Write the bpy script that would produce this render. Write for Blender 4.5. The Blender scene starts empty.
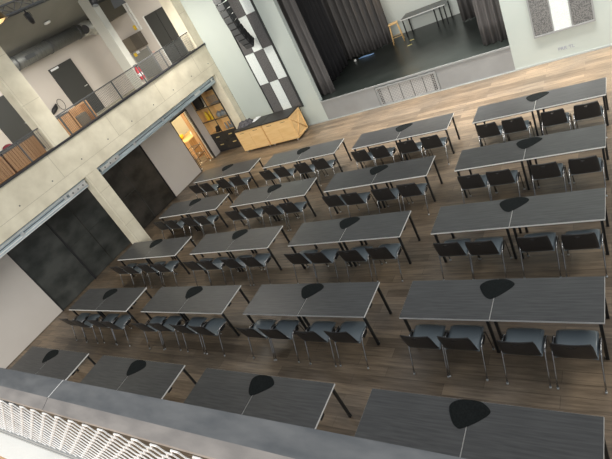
import bpy, bmesh, math, random
from mathutils import Vector, Matrix
random.seed(7)
S = bpy.context.scene
C = S.collection
PI = math.pi

# ---------------------------------------------------------------- camera
cam_d = bpy.data.cameras.new('camera')
cam = bpy.data.objects.new('camera', cam_d); C.objects.link(cam)
Rm = [[0.8034556369815482, 0.41080466660408715, -0.43092756386529674],
      [0.0857949609591194, 0.6363595709315114, 0.7666066273897493],
      [0.5891504596252113, -0.6529058296417389, 0.4760417140789606]]
M = Matrix(Rm).transposed().to_4x4()
M.translation = Vector((0.601298943738397, -4.477179747334093, 5.830806498152571))
cam.matrix_world = M
cam_d.sensor_fit = 'HORIZONTAL'; cam_d.sensor_width = 36.0
cam_d.lens = 36.0 * 479.99 / 612.0
cam_d.clip_start = 0.05; cam_d.clip_end = 200
S.camera = cam

# ---------------------------------------------------------------- light
W = bpy.data.worlds.new('world'); S.world = W; W.use_nodes = True
W.node_tree.nodes['Background'].inputs[0].default_value = (0.86, 0.92, 1.0, 1)
W.node_tree.nodes['Background'].inputs[1].default_value = 0.50

def area(name, loc, target, sx, sy, e, col=(1, 1, 1)):
    d = bpy.data.lights.new(name, 'AREA'); d.shape = 'RECTANGLE'; d.size = sx; d.size_y = sy
    d.energy = e; d.color = col
    o = bpy.data.objects.new(name, d); C.objects.link(o); o.location = loc
    o.rotation_euler = (Vector(target) - Vector(loc)).to_track_quat('-Z', 'Y').to_euler()
    return o
def point(name, loc, e, col=(1, 1, 1), r=0.15):
    d = bpy.data.lights.new(name, 'POINT'); d.energy = e; d.color = col; d.shadow_soft_size = r
    o = bpy.data.objects.new(name, d); C.objects.link(o); o.location = loc
    return o
area('window_light_behind', (-1.5, -16.0, 9.8), (-8.0, 9.0, 2.0), 14, 3.0, 3200, (1.0, 0.96, 0.88))
area('hall_light_stage_end', (-2.4, 9.2, 8.2), (-2.4, 9.2, 0), 10, 1.0, 500, (1.0, 0.97, 0.92)).data.spread = 1.15
area('hall_light_right', (5.5, 4.0, 7.2), (-10, 4.5, 3.2), 9, 2.0, 420, (1.0, 0.95, 0.85))
area('balcony_light', (-14.4, 4.5, 6.9), (-15.2, 4.5, 4), 1.0, 10.0, 230, (1.0, 0.95, 0.86))
area('near_balcony_light', (-3.0, -5.9, 6.9), (-3.0, -5.2, 3.9), 4, 0.8, 22, (1.0, 0.97, 0.92))
point('kitchen_light', (-16.3, 8.9, 2.65), 170, (1.0, 0.90, 0.68), 0.25)
area('corner_fill_light', (-12.0, 7.6, 5.6), (-13.0, 10.0, 0.8), 1.2, .6, 120, (1.0, 0.94, 0.84))  # added fill to brighten cabinets, shelf and corner column; no fixture there
point('stool_light', (-7.0, 14.2, 2.9), 10, (1.0, 0.62, 0.25), 0.06)
area('stage_light', (-5.2, 13.2, 5.6), (-5.4, 15.6, 1.6), 3.0, 1.0, 100, (0.97, 1.0, 0.97))

S.view_settings.view_transform = 'Standard'; S.view_settings.look = 'None'
S.view_settings.gamma = 1.0; S.view_settings.use_curve_mapping = False
S.view_settings.exposure = 0.0

# ---------------------------------------------------------------- materials
def mat(name, col, rough=0.5, metal=0.0, spec=None, emit=None):
    m = bpy.data.materials.new(name); m.use_nodes = True
    b = m.node_tree.nodes['Principled BSDF']
    b.inputs['Base Color'].default_value = (*col, 1); b.inputs['Roughness'].default_value = rough
    b.inputs['Metallic'].default_value = metal
    if spec is not None: b.inputs['Specular IOR Level'].default_value = spec
    if emit:
        b.inputs['Emission Color'].default_value = (*emit[0], 1); b.inputs['Emission Strength'].default_value = emit[1]
    return m
def noisy(name, c1, c2, scale=3.0, stretch=(1, 1, 1), rough=0.5, metal=0.0, bump=0.0, detail=6, spec=None, lo=0.35, hi=0.65):
    m = mat(name, c1, rough, metal, spec); nt = m.node_tree; N = nt.nodes; L = nt.links
    b = N['Principled BSDF']
    tc = N.new('ShaderNodeTexCoord'); mp = N.new('ShaderNodeMapping'); mp.inputs['Scale'].default_value = stretch
    n = N.new('ShaderNodeTexNoise'); n.inputs['Scale'].default_value = scale; n.inputs['Detail'].default_value = detail
    r = N.new('ShaderNodeValToRGB'); r.color_ramp.elements[0].position = lo; r.color_ramp.elements[1].position = hi
    r.color_ramp.elements[0].color = (*c1, 1); r.color_ramp.elements[1].color = (*c2, 1)
    L.new(tc.outputs['Object'], mp.inputs[0]); L.new(mp.outputs[0], n.inputs['Vector']); L.new(n.outputs['Fac'], r.inputs[0])
    L.new(r.outputs[0], b.inputs['Base Color'])
    if bump:
        bp = N.new('ShaderNodeBump'); bp.inputs['Strength'].default_value = bump; bp.inputs['Distance'].default_value = 0.01
        L.new(n.outputs['Fac'], bp.inputs['Height']); L.new(bp.outputs[0], b.inputs['Normal'])
    return m
def floor_mat():
    m = mat('wood_plank_floor', (.2, .15, .1), 0.38); nt = m.node_tree; N = nt.nodes; L = nt.links
    b = N['Principled BSDF']; tc = N.new('ShaderNodeTexCoord')
    br = N.new('ShaderNodeTexBrick'); br.offset = 0.37; br.inputs['Scale'].default_value = 1.0
    br.inputs['Brick Width'].default_value = 1.5; br.inputs['Row Height'].default_value = 0.19
    br.inputs['Mortar Size'].default_value = 0.002; br.inputs['Bias'].default_value = 0.0
    br.inputs['Color1'].default_value = (.168, .130, .094, 1); br.inputs['Color2'].default_value = (.300, .235, .170, 1)
    br.inputs['Mortar'].default_value = (.06, .045, .035, 1)
    L.new(tc.outputs['Object'], br.inputs['Vector'])
    mp = N.new('ShaderNodeMapping'); mp.inputs['Scale'].default_value = (0.8, 9, 1)
    L.new(tc.outputs['Object'], mp.inputs[0])
    n = N.new('ShaderNodeTexNoise'); n.inputs['Scale'].default_value = 2.2; n.inputs['Detail'].default_value = 8; n.inputs['Roughness'].default_value = .65
    L.new(mp.outputs[0], n.inputs['Vector'])
    r = N.new('ShaderNodeValToRGB'); r.color_ramp.elements[0].position = .3; r.color_ramp.elements[1].position = .72
    r.color_ramp.elements[0].color = (.52, .50, .48, 1); r.color_ramp.elements[1].color = (1.3, 1.27, 1.22, 1)
    L.new(n.outputs['Fac'], r.inputs[0])
    n2 = N.new('ShaderNodeTexNoise'); n2.inputs['Scale'].default_value = .8; n2.inputs['Detail'].default_value = 3
    L.new(tc.outputs['Object'], n2.inputs['Vector'])
    r2 = N.new('ShaderNodeValToRGB'); r2.color_ramp.elements[0].position = .35; r2.color_ramp.elements[1].position = .65
    r2.color_ramp.elements[0].color = (.8, .82, .85, 1); r2.color_ramp.elements[1].color = (1.1, 1.06, 1, 1)
    L.new(n2.outputs['Fac'], r2.inputs[0])
    mx = N.new('ShaderNodeMix'); mx.data_type = 'RGBA'; mx.blend_type = 'MULTIPLY'; mx.inputs[0].default_value = 1
    L.new(br.outputs['Color'], mx.inputs[6]); L.new(r.outputs[0], mx.inputs[7])
    mx2 = N.new('ShaderNodeMix'); mx2.data_type = 'RGBA'; mx2.blend_type = 'MULTIPLY'; mx2.inputs[0].default_value = 1
    L.new(mx.outputs[2], mx2.inputs[6]); L.new(r2.outputs[0], mx2.inputs[7])
    L.new(mx2.outputs[2], b.inputs['Base Color'])
    return m
def grille_mat():
    m = mat('perforated_grey_metal', (.34, .34, .34), .5); nt = m.node_tree; N = nt.nodes; L = nt.links
    b = N['Principled BSDF']; tc = N.new('ShaderNodeTexCoord')
    mp = N.new('ShaderNodeMapping'); mp.inputs['Scale'].default_value = (26, 26, 26); mp.inputs['Rotation'].default_value = (0, math.radians(45), 0)
    ch = N.new('ShaderNodeTexChecker'); ch.inputs['Scale'].default_value = 1.0
    ch.inputs['Color1'].default_value = (.44, .44, .43, 1); ch.inputs['Color2'].default_value = (.26, .26, .26, 1)
    # keep the third texture axis inside one cell
    mp.inputs['Location'].default_value = (0, 0.5, 0)
    L.new(tc.outputs['Object'], mp.inputs[0]); L.new(mp.outputs[0], ch.inputs['Vector']); L.new(ch.outputs['Color'], b.inputs['Base Color'])
    return m

CONC = noisy('cream_concrete', (.58, .53, .41), (.74, .69, .55), 2.2, rough=.8, bump=.15, lo=.3, hi=.7)
CONC_LINE = mat('formwork_joint', (.44, .40, .31), .9)
FLOOR = floor_mat()
WALL_G = noisy('pale_green_grey_paint', (.46, .51, .48), (.50, .55, .52), .5, rough=.5)
WALL_W = noisy('beige_white_paint', (.60, .55, .50), (.64, .59, .54), .5, rough=.7)
WHITE_PANEL = noisy('off_white_panel', (.62, .58, .54), (.67, .63, .59), .6, rough=.45)
BLACK_DOOR = noisy('black_sheet_metal', (.022, .026, .025), (.075, .08, .076), 1.4, (1, 1, 1.6), rough=.36, detail=8)
BLACK_DOOR2 = noisy('brown_black_sheet_metal', (.014, .014, .012), (.055, .050, .044), 1.6, (1, 1, 1.6), rough=.38, detail=8)
DARK_CEIL = noisy('dark_grey_ceiling', (.20, .20, .185), (.23, .23, .215), .7, rough=.8)
BROWN_DARK = mat('dark_olive_brown_paint', (.075, .068, .05), .7)
DOOR_DARK = mat('anthracite_door', (.045, .046, .043), .5)
TABLE = noisy('dark_grey_wood_laminate', (.057, .057, .056), (.100, .100, .098), 2.6, (1.0, 14, 14), rough=.34, detail=6, lo=.3, hi=.72)
EDGE = mat('light_table_edge_band', (.82, .81, .78), .35)
LEG = mat('black_steel_leg', (.012, .013, .014), .4)
MAT_BLACK = noisy('black_felt_mat', (.008, .010, .010), (.014, .017, .017), 40, rough=.8, spec=.15)
SEAT = mat('charcoal_seat_painted_sheen', (.19, .225, .245), .28, spec=.7)  # charcoal lightened towards blue: sky sheen painted into the seat colour
BACK = mat('black_brown_plastic_back', (.024, .023, .023), .36)
CHROME = mat('chrome_tube', (.40, .40, .40), .25, 1.0)
BLACKP = mat('black_plastic', (.015, .015, .016), .45)
GALV = noisy('galvanised_channel', (.42, .50, .54), (.62, .70, .74), 5, (1, .4, 3), rough=.42, metal=.35)
GALV_D = mat('dark_channel_groove', (.08, .10, .12), .6)
SILVER = mat('bright_bracket', (.75, .76, .76), .3, .8)
CAP = noisy('grey_blue_steel_cap', (.105, .112, .12), (.165, .17, .175), 5.0, (1, 3, 1), rough=.4, metal=.2)
CAP_F = noisy('worn_steel_cap_face', (.155, .145, .14), (.215, .20, .19), 6, (1, 3, 1), rough=.5)
MESHW = mat('white_expanded_metal', (.84, .85, .86), .4)
WHITE = mat('white_paint', (.80, .80, .78), .5)
STEEL_D = mat('dark_grey_steel', (.10, .105, .11), .45, .3)
CAPBLK = mat('black_cap_strip', (.022, .022, .026), .5)
PINE = noisy('pine_board', (.78, .50, .21), (.88, .60, .29), 1.6, (1, 1, 8), rough=.55, lo=.3, hi=.7)
PINE_D = noisy('orange_wood', (.50, .27, .12), (.64, .37, .18), 2.0, (1, 6, 1), rough=.55)
BLKWOOD = noisy('black_stained_wood', (.022, .020, .019), (.034, .031, .029), 3, rough=.5)
BRASS = mat('brass_handle', (.85, .68, .30), .35, .4)
STAGE_F = noisy('black_stage_floor', (.014, .018, .016), (.026, .031, .028), 1.2, rough=.3, detail=8)
FASCIA = noisy('grey_stage_fascia', (.26, .265, .265), (.30, .305, .305), 1.5, rough=.6)
GRILLE = grille_mat()
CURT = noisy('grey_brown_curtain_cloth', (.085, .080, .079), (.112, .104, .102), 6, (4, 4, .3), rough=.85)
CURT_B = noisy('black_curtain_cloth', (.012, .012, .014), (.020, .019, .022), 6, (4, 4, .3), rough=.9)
SPECK = noisy('speckled_dark_acoustic_felt', (.10, .10, .10), (.22, .22, .215), 38, rough=.9, detail=3, lo=.4, hi=.6)
SPECK_D = noisy('dark_acoustic_felt', (.085, .083, .085), (.135, .132, .132), 38, rough=.9, detail=3, lo=.4, hi=.6)
SPECK_W = noisy('white_acoustic_board', (.66, .72, .71), (.78, .83, .82), 45, rough=.8, detail=3, lo=.4, hi=.6)
SKIRT = mat('grey_skirting', (.42, .45, .44), .5)
FRAME_D = mat('dark_panel_frame', (.03, .032, .033), .5)
FRAME_G = mat('grey_panel_frame', (.30, .31, .31), .5)
DUCT = noisy('grey_painted_duct', (.10, .105, .10), (.15, .155, .15), 5, (1, 5, 1), rough=.42, metal=.3)
FOIL = noisy('torn_silver_foil', (.30, .31, .30), (.62, .62, .58), 6, rough=.35, metal=.6)
RED = mat('red_paint', (.55, .03, .05), .4)
YEL = mat('yellow_plastic', (.85, .58, .03), .4)
GLINT_Y = mat('yellow_glint_paint', (.80, .68, .25), .6)
CLOTH_D = noisy('dark_grey_fleece', (.045, .043, .050), (.13, .125, .135), 14, rough=.95)
PAPER = mat('white_paper', (.85, .86, .88), .6)
POT = mat('grey_enamel', (.22, .24, .25), .35)
GLASSY = mat('grey_glass_panel', (.27, .27, .25), .2)
TAUPE = mat('taupe_board', (.17, .145, .11), .6)
TAUPE_D = mat('dark_taupe_board', (.10, .086, .07), .6)
BRONZE = mat('bronze_lamp_shell', (.16, .10, .04), .3, .7)
LAMP_IN = mat('lit_lamp_inside', (.9, .6, .25), .5, emit=((1.0, .66, .28), 1.1))
GLOW = mat('lit_lamp_lens', (1, 1, 1), .3, emit=((.95, 1.0, .95), 9))
KITCH = mat('yellow_kitchen_wall', (.86, .80, .66), .7)
PALEBLUE = mat('pale_blue_surface', (.25, .42, .72), .7)
MAROON = mat('maroon_cloth', (.22, .02, .04), .8)
PINKISH = mat('pale_pink_cloth', (.70, .50, .44), .8)
INK = mat('grey_wall_ink', (.30, .31, .40), .7)
CREAMPIPE = mat('cream_pipe', (.52, .48, .38), .4)
WFLOOR = noisy('balcony_wood', (.50, .30, .16), (.60, .38, .2), 3, (1, 8, 1), rough=.5)

# ---------------------------------------------------------------- helpers
def box(bm, x0, x1, y0, y1, z0, z1, bev=0.0):
    r = bmesh.ops.create_cube(bm, size=1.0, matrix=Matrix.Translation(((x0+x1)/2, (y0+y1)/2, (z0+z1)/2)) @ Matrix.Diagonal((abs(x1-x0), abs(y1-y0), abs(z1-z0), 1)))
    if bev:
        es = list({e for v in r['verts'] for e in v.link_edges})
        bmesh.ops.bevel(bm, geom=es, offset=bev, segments=2, affect='EDGES', profile=.6)
    return r
def tube(bm, pts, r, n=8, close=False, cap=True):
    pts = [Vector(p) for p in pts]; rings = []
    rr = r if isinstance(r, (list, tuple)) else [r]*len(pts)
    up = None
    for i, p in enumerate(pts):
        if close: t = pts[(i+1) % len(pts)] - pts[i-1]
        else: t = pts[min(i+1, len(pts)-1)] - pts[max(i-1, 0)]
        t.normalize()
        if up is None: up = t.orthogonal().normalized()
        a = (up - t*up.dot(t)).normalized(); b = t.cross(a); up = a
        rings.append([bm.verts.new(p + rr[i]*(math.cos(2*PI*k/n)*a + math.sin(2*PI*k/n)*b)) for k in range(n)])
    m = len(rings)
    for i in range(m if close else m-1):
        A, B = rings[i], rings[(i+1) % m]
        for k in range(n):
            f = bm.faces.new((A[k], A[(k+1) % n], B[(k+1) % n], B[k])); f.smooth = True
    if cap and not close:
        bm.faces.new(rings[0][::-1]); bm.faces.new(rings[-1])
def lathe(bm, prof, cx=0, cy=0, cz=0, n=20):
    rings = []
    for r, z in prof:
        rings.append([bm.verts.new((cx+r*math.cos(2*PI*k/n), cy+r*math.sin(2*PI*k/n), cz+z)) for k in range(n)])
    for A, B in zip(rings, rings[1:]):
        for k in range(n):
            f = bm.faces.new((A[k], A[(k+1) % n], B[(k+1) % n], B[k])); f.smooth = True
    bm.faces.new(rings[0][::-1]); bm.faces.new(rings[-1])
def prism(bm, pts, z0, z1):
    a = [bm.verts.new((x, y, z0)) for x, y in pts]; b = [bm.verts.new((x, y, z1)) for x, y in pts]
    n = len(pts)
    bm.faces.new(a[::-1]); bm.faces.new(b)
    for i in range(n): bm.faces.new((a[i], a[(i+1) % n], b[(i+1) % n], b[i]))
def sheet(bm, rows, th=0.0, smooth=True, skip=None):
    V = [[bm.verts.new(p) for p in r] for r in rows]; fs = []
    for i in range(len(V)-1):
        for j in range(len(V[0])-1):
            if skip and skip(i, j): continue
            f = bm.faces.new((V[i][j], V[i][j+1], V[i+1][j+1], V[i+1][j])); f.smooth = smooth; fs.append(f)
    if th:
        bm.normal_update(); bmesh.ops.solidify(bm, geom=fs, thickness=th)
    return V
def obj(name, build, m, parent=None, loc=None):
    bm = bmesh.new(); build(bm)
    bmesh.ops.recalc_face_normals(bm, faces=bm.faces)
    me = bpy.data.meshes.new(name); bm.to_mesh(me); bm.free()
    o = bpy.data.objects.new(name, me); C.objects.link(o)
    for x in (m if isinstance(m, list) else [m]): me.materials.append(x)
    if parent: o.parent = parent
    if loc: o.location = loc
    return o
def B(*a, **k): return lambda bm: box(bm, *a, **k)
def T(*a, **k): return lambda bm: tube(bm, *a, **k)
def boxes(lst, bev=0): 
    def f(bm):
        for b in lst: box(bm, *b, bev=bev)
    return f
def thing(name, label, cat, loc=(0, 0, 0), rotz=0, group=None):
    o = bpy.data.objects.new(name, None); C.objects.link(o); o.location = loc; o.rotation_euler = (0, 0, rotz)
    o.empty_display_size = .1
    return tag(o, label, cat, group)
def tag(o, label, cat, group=None):
    o['label'] = label; o['category'] = cat
    if group: o['group'] = group
    return o
def struct(name, build, m, parent=None, label=None):
    o = obj(name, build, m, parent)
    if not parent:
        o['kind'] = 'structure'
        if label: o['label'] = label
    return o
def dup(root, loc, rotz, label, group=None):
    r = root.copy(); C.objects.link(r); r.location = loc; r.rotation_euler = (0, 0, rotz); r['label'] = label
    if group: r['group'] = group
    for ch in root.children:
        c = ch.copy(); C.objects.link(c); c.parent = r
        for g in ch.children:
            d = g.copy(); C.objects.link(d); d.parent = c
    return r

# ================================================================ STRUCTURE
XB = -12.62
struct('floor', B(-16.9, 4.5, -4.2, 10.3, -.12, 0), FLOOR, label='brown wood plank floor of the hall')
# end wall with the stage opening
struct('wall_back', boxes([(-12.62, -9.0, 10.3, 10.5, 0, 8.2), (-2.37, 3.4, 10.3, 10.5, 0, 8.2), (-9.0, -2.37, 10.3, 10.5, 5.3, 8.2)]), WALL_G, label='pale green grey wall around the stage opening')
struct('wall_balcony_end', boxes([(-16.8, -12.63, 10.31, 10.5, 3.9, 8.6)]), WALL_W, label='beige end wall of the upper balcony')
struct('wall_left', boxes([(-14.75, -14.62, -4.2, 8.4, 2.95, 3.7), (-14.75, -14.62, -4.2, 8.4, 0, 2.95), (-14.75, -14.62, 8.4, 9.5, 2.36, 3.7), (-14.75, -14.6, 9.5, 9.93, 0, 3.7)]), WALL_W, label='lower left wall behind the sliding doors')
struct('wall_corner', boxes([(-14.75, -12.64, 10.35, 10.5, 0, 3.7)]), BLKWOOD, label='dark wall behind the shelf unit')
struct('wall_upper_left', B(-16.8, -16.6, -4.2, 10.3, 3.9, 6.9), WALL_W, label='beige upper wall behind the balcony')
struct('floor_balcony', boxes([(-16.8, -13.08, -4.2, 10.3, 3.62, 3.9)]), CONC, label='concrete balcony slab')
def raked(bm):
    a = [(-16.8, 6.70), (-11.2, 8.46), (-11.2, 8.62), (-16.8, 6.86)]
    v0 = [bm.verts.new((x, -4.2, z)) for x, z in a]; v1 = [bm.verts.new((x, 10.3, z)) for x, z in a]
    bm.faces.new(v0); bm.faces.new(v1[::-1])
    for i in range(4): bm.faces.new((v0[i], v0[(i+1) % 4], v1[(i+1) % 4], v1[i]))
struct('ceiling', raked, DARK_CEIL, label='dark grey raked ceiling over the balcony')
struct('trim_1', B(-16.6, -15.3, 9.2, 10.3, 6.43, 7.1), BROWN_DARK, label='dark olive bulkhead above the balcony end')

# concrete beam and columns
beam = struct('concrete_beam', B(-13.08, XB, -4.2, 10.3, 3.12, 4.2, bev=.012), CONC, label='cream concrete balcony beam with formwork joints')
def joints(bm):
    box(bm, XB-.002, XB+.003, -4.2, 10.29, 3.452, 3.462)
    for y in (-2.2, .1, 2.45, 4.75, 7.1, 9.35): box(bm, XB-.002, XB+.002, y, y+.012, 3.47, 4.19)
struct('formwork_joint', joints, CONC_LINE, beam)
def ties(bm):
    y = -3.5
    while y < 10.2:
        bmesh.ops.create_cone(bm, cap_ends=True, segments=10, radius1=.02, radius2=.02, depth=.01, matrix=Matrix.Translation((XB+.002, y, 3.58)) @ Matrix.Rotation(PI/2, 4, 'Y'))
        y += 1.12
struct('tie_hole', ties, STEEL_D, beam)
struct('cap_strip', B(-12.80, -12.56, -4.2, 10.29, 4.2, 4.255), CAPBLK, beam)
for nm, (y0, y1, z0, z1, xb0, lab) in {'a': (2.97, 3.43, 0, 3.12, -12.95, 'cream concrete column below the balcony beam'),
        'b': (2.78, 3.38, 4.255, 7.9, -13.0, 'cream concrete column standing on the balcony beam'),
        'c': (9.98, 10.3, 0, 3.12, -13.13, 'cream concrete corner column beside the shelf unit'),
        'd': (9.86, 10.3, 4.255, 7.9, -13.13, 'cream upper corner column at the balcony end')}.items():
    co = struct('concrete_column', B(xb0, XB-.005, y0, y1, z0, z1, bev=.01), CONC, label=lab)
    def cj(bm, y0=y0, y1=y1, z0=z0, z1=z1):
        z = z0+1.25
        while z < z1-.1:
            box(bm, XB-.006, XB-.003, y0+.01, y1-.01, z, z+.01); z += 1.25
        box(bm, XB-.006, XB-.003, y0+.06, y0+.066, z0+.01, z1-.01)
    struct('formwork_joint', cj, CONC_LINE, co)
co = struct('concrete_column', B(-14.72, -14.2, 8.02, 8.30, 3.9, 7.4, bev=.01), mat('pale_grey_column_paint', (.50, .50, .46), .6), label='pale grey column on the balcony beside the extinguisher')

# door track under the beam
for y0, y1, lab in ((-4.2, 2.96, 'pale blue steel door track under the beam, left of the column'), (3.44, 9.97, 'pale blue steel door track under the beam, right of the column')):
    tr = thing('door_track', lab, 'rail', (0, y0, 2.84)); L_ = y1-y0
    obj('channel', boxes([(-12.80, -12.78, 0, L_, 0.0, .28), (-12.98, -12.96, 0, L_, 0, .28), (-12.98, -12.78, 0, L_, .0, .02)]), GALV, tr)
    obj('flange', boxes([(-12.78, -12.755, 0, L_, .19, .21), (-12.78, -12.755, 0, L_, .06, .08), (-12.78, -12.76, 0, L_, 0, .015)]), WHITE if y0 < 0 else GALV, tr)
    obj('groove', boxes([(-12.779, -12.772, 0, L_, .125, .15), (-12.779, -12.772, 0, L_, .24, .28)]), GALV_D, tr)
    k = 0; y = .5 if y0 > 0 else 3.6
    while y < L_-.2:
        w = .35 if k % 3 == 0 else .09
        obj('bracket', B(-12.777, -12.74, y, y+w, .07 if k % 2 else .1, .16 if k % 2 else .22, bev=.004), SILVER, tr)
        y += 1.15 + .4*((k*7) % 3); k += 1

for ya, yb, lab in ((2.25, 2.9, 'silver roller bracket in the door track, left of the column'), (3.55, 4.35, 'silver roller bracket in the door track, right of the column')):
    rb = thing('roller_bracket', lab, 'bracket', (-12.74, ya, 2.93))
    obj('plate', B(-.013, .05, 0, yb-ya, 0, .10, bev=.008), SILVER, rb)
    for f_ in (.2, .5, .8): obj('bolt', B(.05, .062, (yb-ya)*f_-.02, (yb-ya)*f_+.02, .03, .07, bev=.003), STEEL_D, rb)
# sliding doors of the left wall
X0, X1 = -14.6, -14.56
def sdoor(n, y0, y1, m, lab, x=0, z1=2.98, handle=False):
    o = struct('door_%d' % n, B(X0+x, X1+x, y0, y1, 0.015, z1, bev=.004), m, label=lab)
    return o
sdoor(1, -4.1, .575, WHITE_PANEL, 'large off-white sliding door at the far left')
d = sdoor(2, .60, 2.01, BLACK_DOOR, 'black sheet metal sliding door next to the off-white one')
d = sdoor(3, 2.06, 4.2, BLACK_DOOR, 'black sheet metal sliding door left of the column')
struct('seam', boxes([(X1, X1+.006, 2.9, 2.92, .05, 2.9), (X1, X1+.006, 2.1, 4.1, 1.32, 1.33)]), BLACK_DOOR2, d)
d = sdoor(4, 4.24, 6.56, BLACK_DOOR2, 'brown black sheet metal sliding door right of the column')
struct('seam', boxes([(X1, X1+.006, 5.3, 5.32, .05, 2.9), (X1, X1+.006, 4.7, 5.3, 1.32, 1.33)]), BLACK_DOOR, d)
sdoor(5, 6.60, 8.40, WHITE_PANEL, 'off-white sliding door beside the open kitchen doorway', x=.02)
struct('trim_2', boxes([(-14.60, -14.53, .576, .599, 0, 2.98), (-14.6, -14.53, 2.012, 2.058, 0, 2.98), (-14.6, -14.53, 6.562, 6.598, 0, 2.98)]), CAPBLK, label='black joints between the sliding doors')
struct('trim_3', boxes([(-14.64, -14.54, 8.40, 8.44, 0, 2.37), (-14.64, -14.54, 9.46, 9.50, 0, 2.37), (-14.64, -14.54, 8.44, 9.46, 2.33, 2.37)]), CAPBLK, label='black frame of the kitchen doorway')
struct('trim_4', boxes([(-14.66, -14.56, 9.5, 9.93, .02, 2.98)]), WHITE_PANEL, label='narrow off-white panel between doorway and shelf')

# kitchen behind the doorway
struct('wall_kitchen', boxes([(-19.6, -19.5, 7.2, 12.6, 0, 3.0), (-19.6, -14.76, 7.1, 7.2, 0, 3.0), (-19.6, -14.76, 11.7, 11.8, 0, 3.0), (-19.6, -14.76, 7.1, 12.6, 2.95, 3.0), (-14.83, -14.76, 9.92, 12.6, 0, 3.0)]), KITCH, label='yellow lit kitchen walls behind the open doorway')
struct('floor_kitchen', boxes([(-19.6, -16.9, 7.1, 12.6, -.12, 0), (-16.9, -14.76, 10.3, 12.6, -.12, 0)]), FLOOR, label='wood floor of the kitchen')
struct('door_6', B(-14.98, -14.78, 9.46, 9.50, .02, 2.32), PINE_D, label='brown wooden reveal on the right of the kitchen doorway')
ct = thing('kitchen_counter', 'orange wooden kitchen counter inside the lit doorway', 'counter', (-16.5, 10.75, 0))
obj('body', B(-.55, .55, -.85, .85, 0, .88), PINE_D, ct); obj('worktop', B(-.57, .57, -.87, .87, .88, .93, bev=.006), PINE, ct)
for i in range(3):
    obj('door', B(-.53+i*.36, -.19+i*.36, -.87, -.85, .1, .84, bev=.004), PINE_D, ct)
bw = tag(obj('bowl', lambda bm: lathe(bm, [(.06, 0), (.16, .07), (.2, .18), (.185, .18), (.13, .08), (.0, .04)]), YEL, loc=(-16.75, 10.3, .93)), 'yellow bowl on the kitchen counter', 'bowl')
tag(obj('plate_stack', lambda bm: lathe(bm, [(.08, 0), (.13, .02), (.13, .14), (.1, .16)]), WHITE, loc=(-16.15, 10.6, .93)), 'small stack of white plates on the kitchen counter', 'plates')
tr = thing('serving_trolley', 'chrome wire serving trolley standing in the kitchen doorway', 'trolley', (-14.95, 8.93, 0))
for sx in (-.28, .28):
    for sy in (-.33, .33):
        obj('post', T([(sx, sy, .04), (sx, sy, .95)], .013), CHROME, tr)
        obj('wheel', lambda bm, sx=sx, sy=sy: bmesh.ops.create_cone(bm, cap_ends=True, segments=12, radius1=.035, radius2=.035, depth=.02, matrix=Matrix.Translation((sx, sy, .035)) @ Matrix.Rotation(PI/2, 4, 'Y')), WHITE, tr)
for z in (.14, .5, .86):
    def shelf(bm, z=z):
        tube(bm, [(-.28, -.33, z), (.28, -.33, z), (.28, .33, z), (-.28, .33, z)], .011, close=True)
        for k in range(1, 6): tube(bm, [(-.28, -.33+k*.11, z), (.28, -.33+k*.11, z)], .004, 5)
    obj('wire_shelf', shelf, CHROME, tr)

# ---------------------------------------------------------------- stage
struct('floor_stage', B(-9.9, -1.6, 10.5, 16.2, 0, .79), STAGE_F, label='black scuffed stage floor')
struct('stage_front', boxes([(-9.0, -6.80, 10.30, 10.499, 0.0, .745), (-4.62, -2.37, 10.30, 10.499, 0.0, .745), (-6.80, -4.62, 10.34, 10.499, 0.0, .745)]), FASCIA, label='grey fascia below the stage edge')
struct('floor_stage_edge', B(-9.0, -2.37, 10.31, 10.5, .745, .79), STAGE_F, label='black front edge of the stage floor')
struct('trim_5', B(-9.0, -2.37, 10.285, 10.31, .735, .792), FRAME_G, label='grey metal nosing along the stage edge')
struct('baseboard_back', boxes([(-9.0, -2.37, 10.282, 10.298, 0, .03), (-2.37, 3.4, 10.285, 10.299, 0, .05), (-12.6, -9.0, 10.285, 10.299, 0, .05)]), SKIRT, label='white skirting along the stage wall')
struct('wall_stage_back', B(-9.9, -1.6, 15.62, 15.75, .79, 6.2), mat('stage_back_white', (.70, .74, .70), .7), label='white rear wall of the stage')
struct('wall_stage_side', boxes([(-10.0, -9.9, 10.5, 16.2, .79, 6.2), (-1.6, -1.5, 10.5, 16.2, .79, 6.2)]), CAPBLK, label='black side walls of the stage')
struct('ceiling_stage', B(-10, -1.5, 10.5, 16.2, 6.2, 6.3), CAPBLK, label='black ceiling over the stage')
g = thing('ventilation_grille', 'grey perforated ventilation grille in the stage front', 'grille', (-5.71, 10.30, 0))
obj('frame', boxes([(-1.07, 1.07, -.015, .02, .64, .69), (-1.07, 1.07, -.015, .02, .02, .06), (-1.07, -1.02, -.015, .02, .06, .64), (1.02, 1.07, -.015, .02, .06, .64)]), FRAME_G, g)
for k in range(5):
    w = 2.04/5
    obj('panel', B(-1.02+k*w+.008, -1.02+(k+1)*w-.008, .005, .018, .065, .635), GRILLE, g)
    if k: obj('mullion', B(-1.02+k*w-.006, -1.02+k*w+.006, -.002, .019, .06, .64), FRAME_D, g)
for sx in (-1, 1):
    for i in range(2):
        for j in range(9):
            obj('cable_hole', lambda bm: bmesh.ops.create_cone(bm, cap_ends=True, segments=8, radius1=.02, radius2=.02, depth=.006, matrix=Matrix.Translation((sx*(.97-i*.055), .001, .10+j*.062)) @ Matrix.Rotation(PI/2, 4, 'X')), CAPBLK, g)

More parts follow.
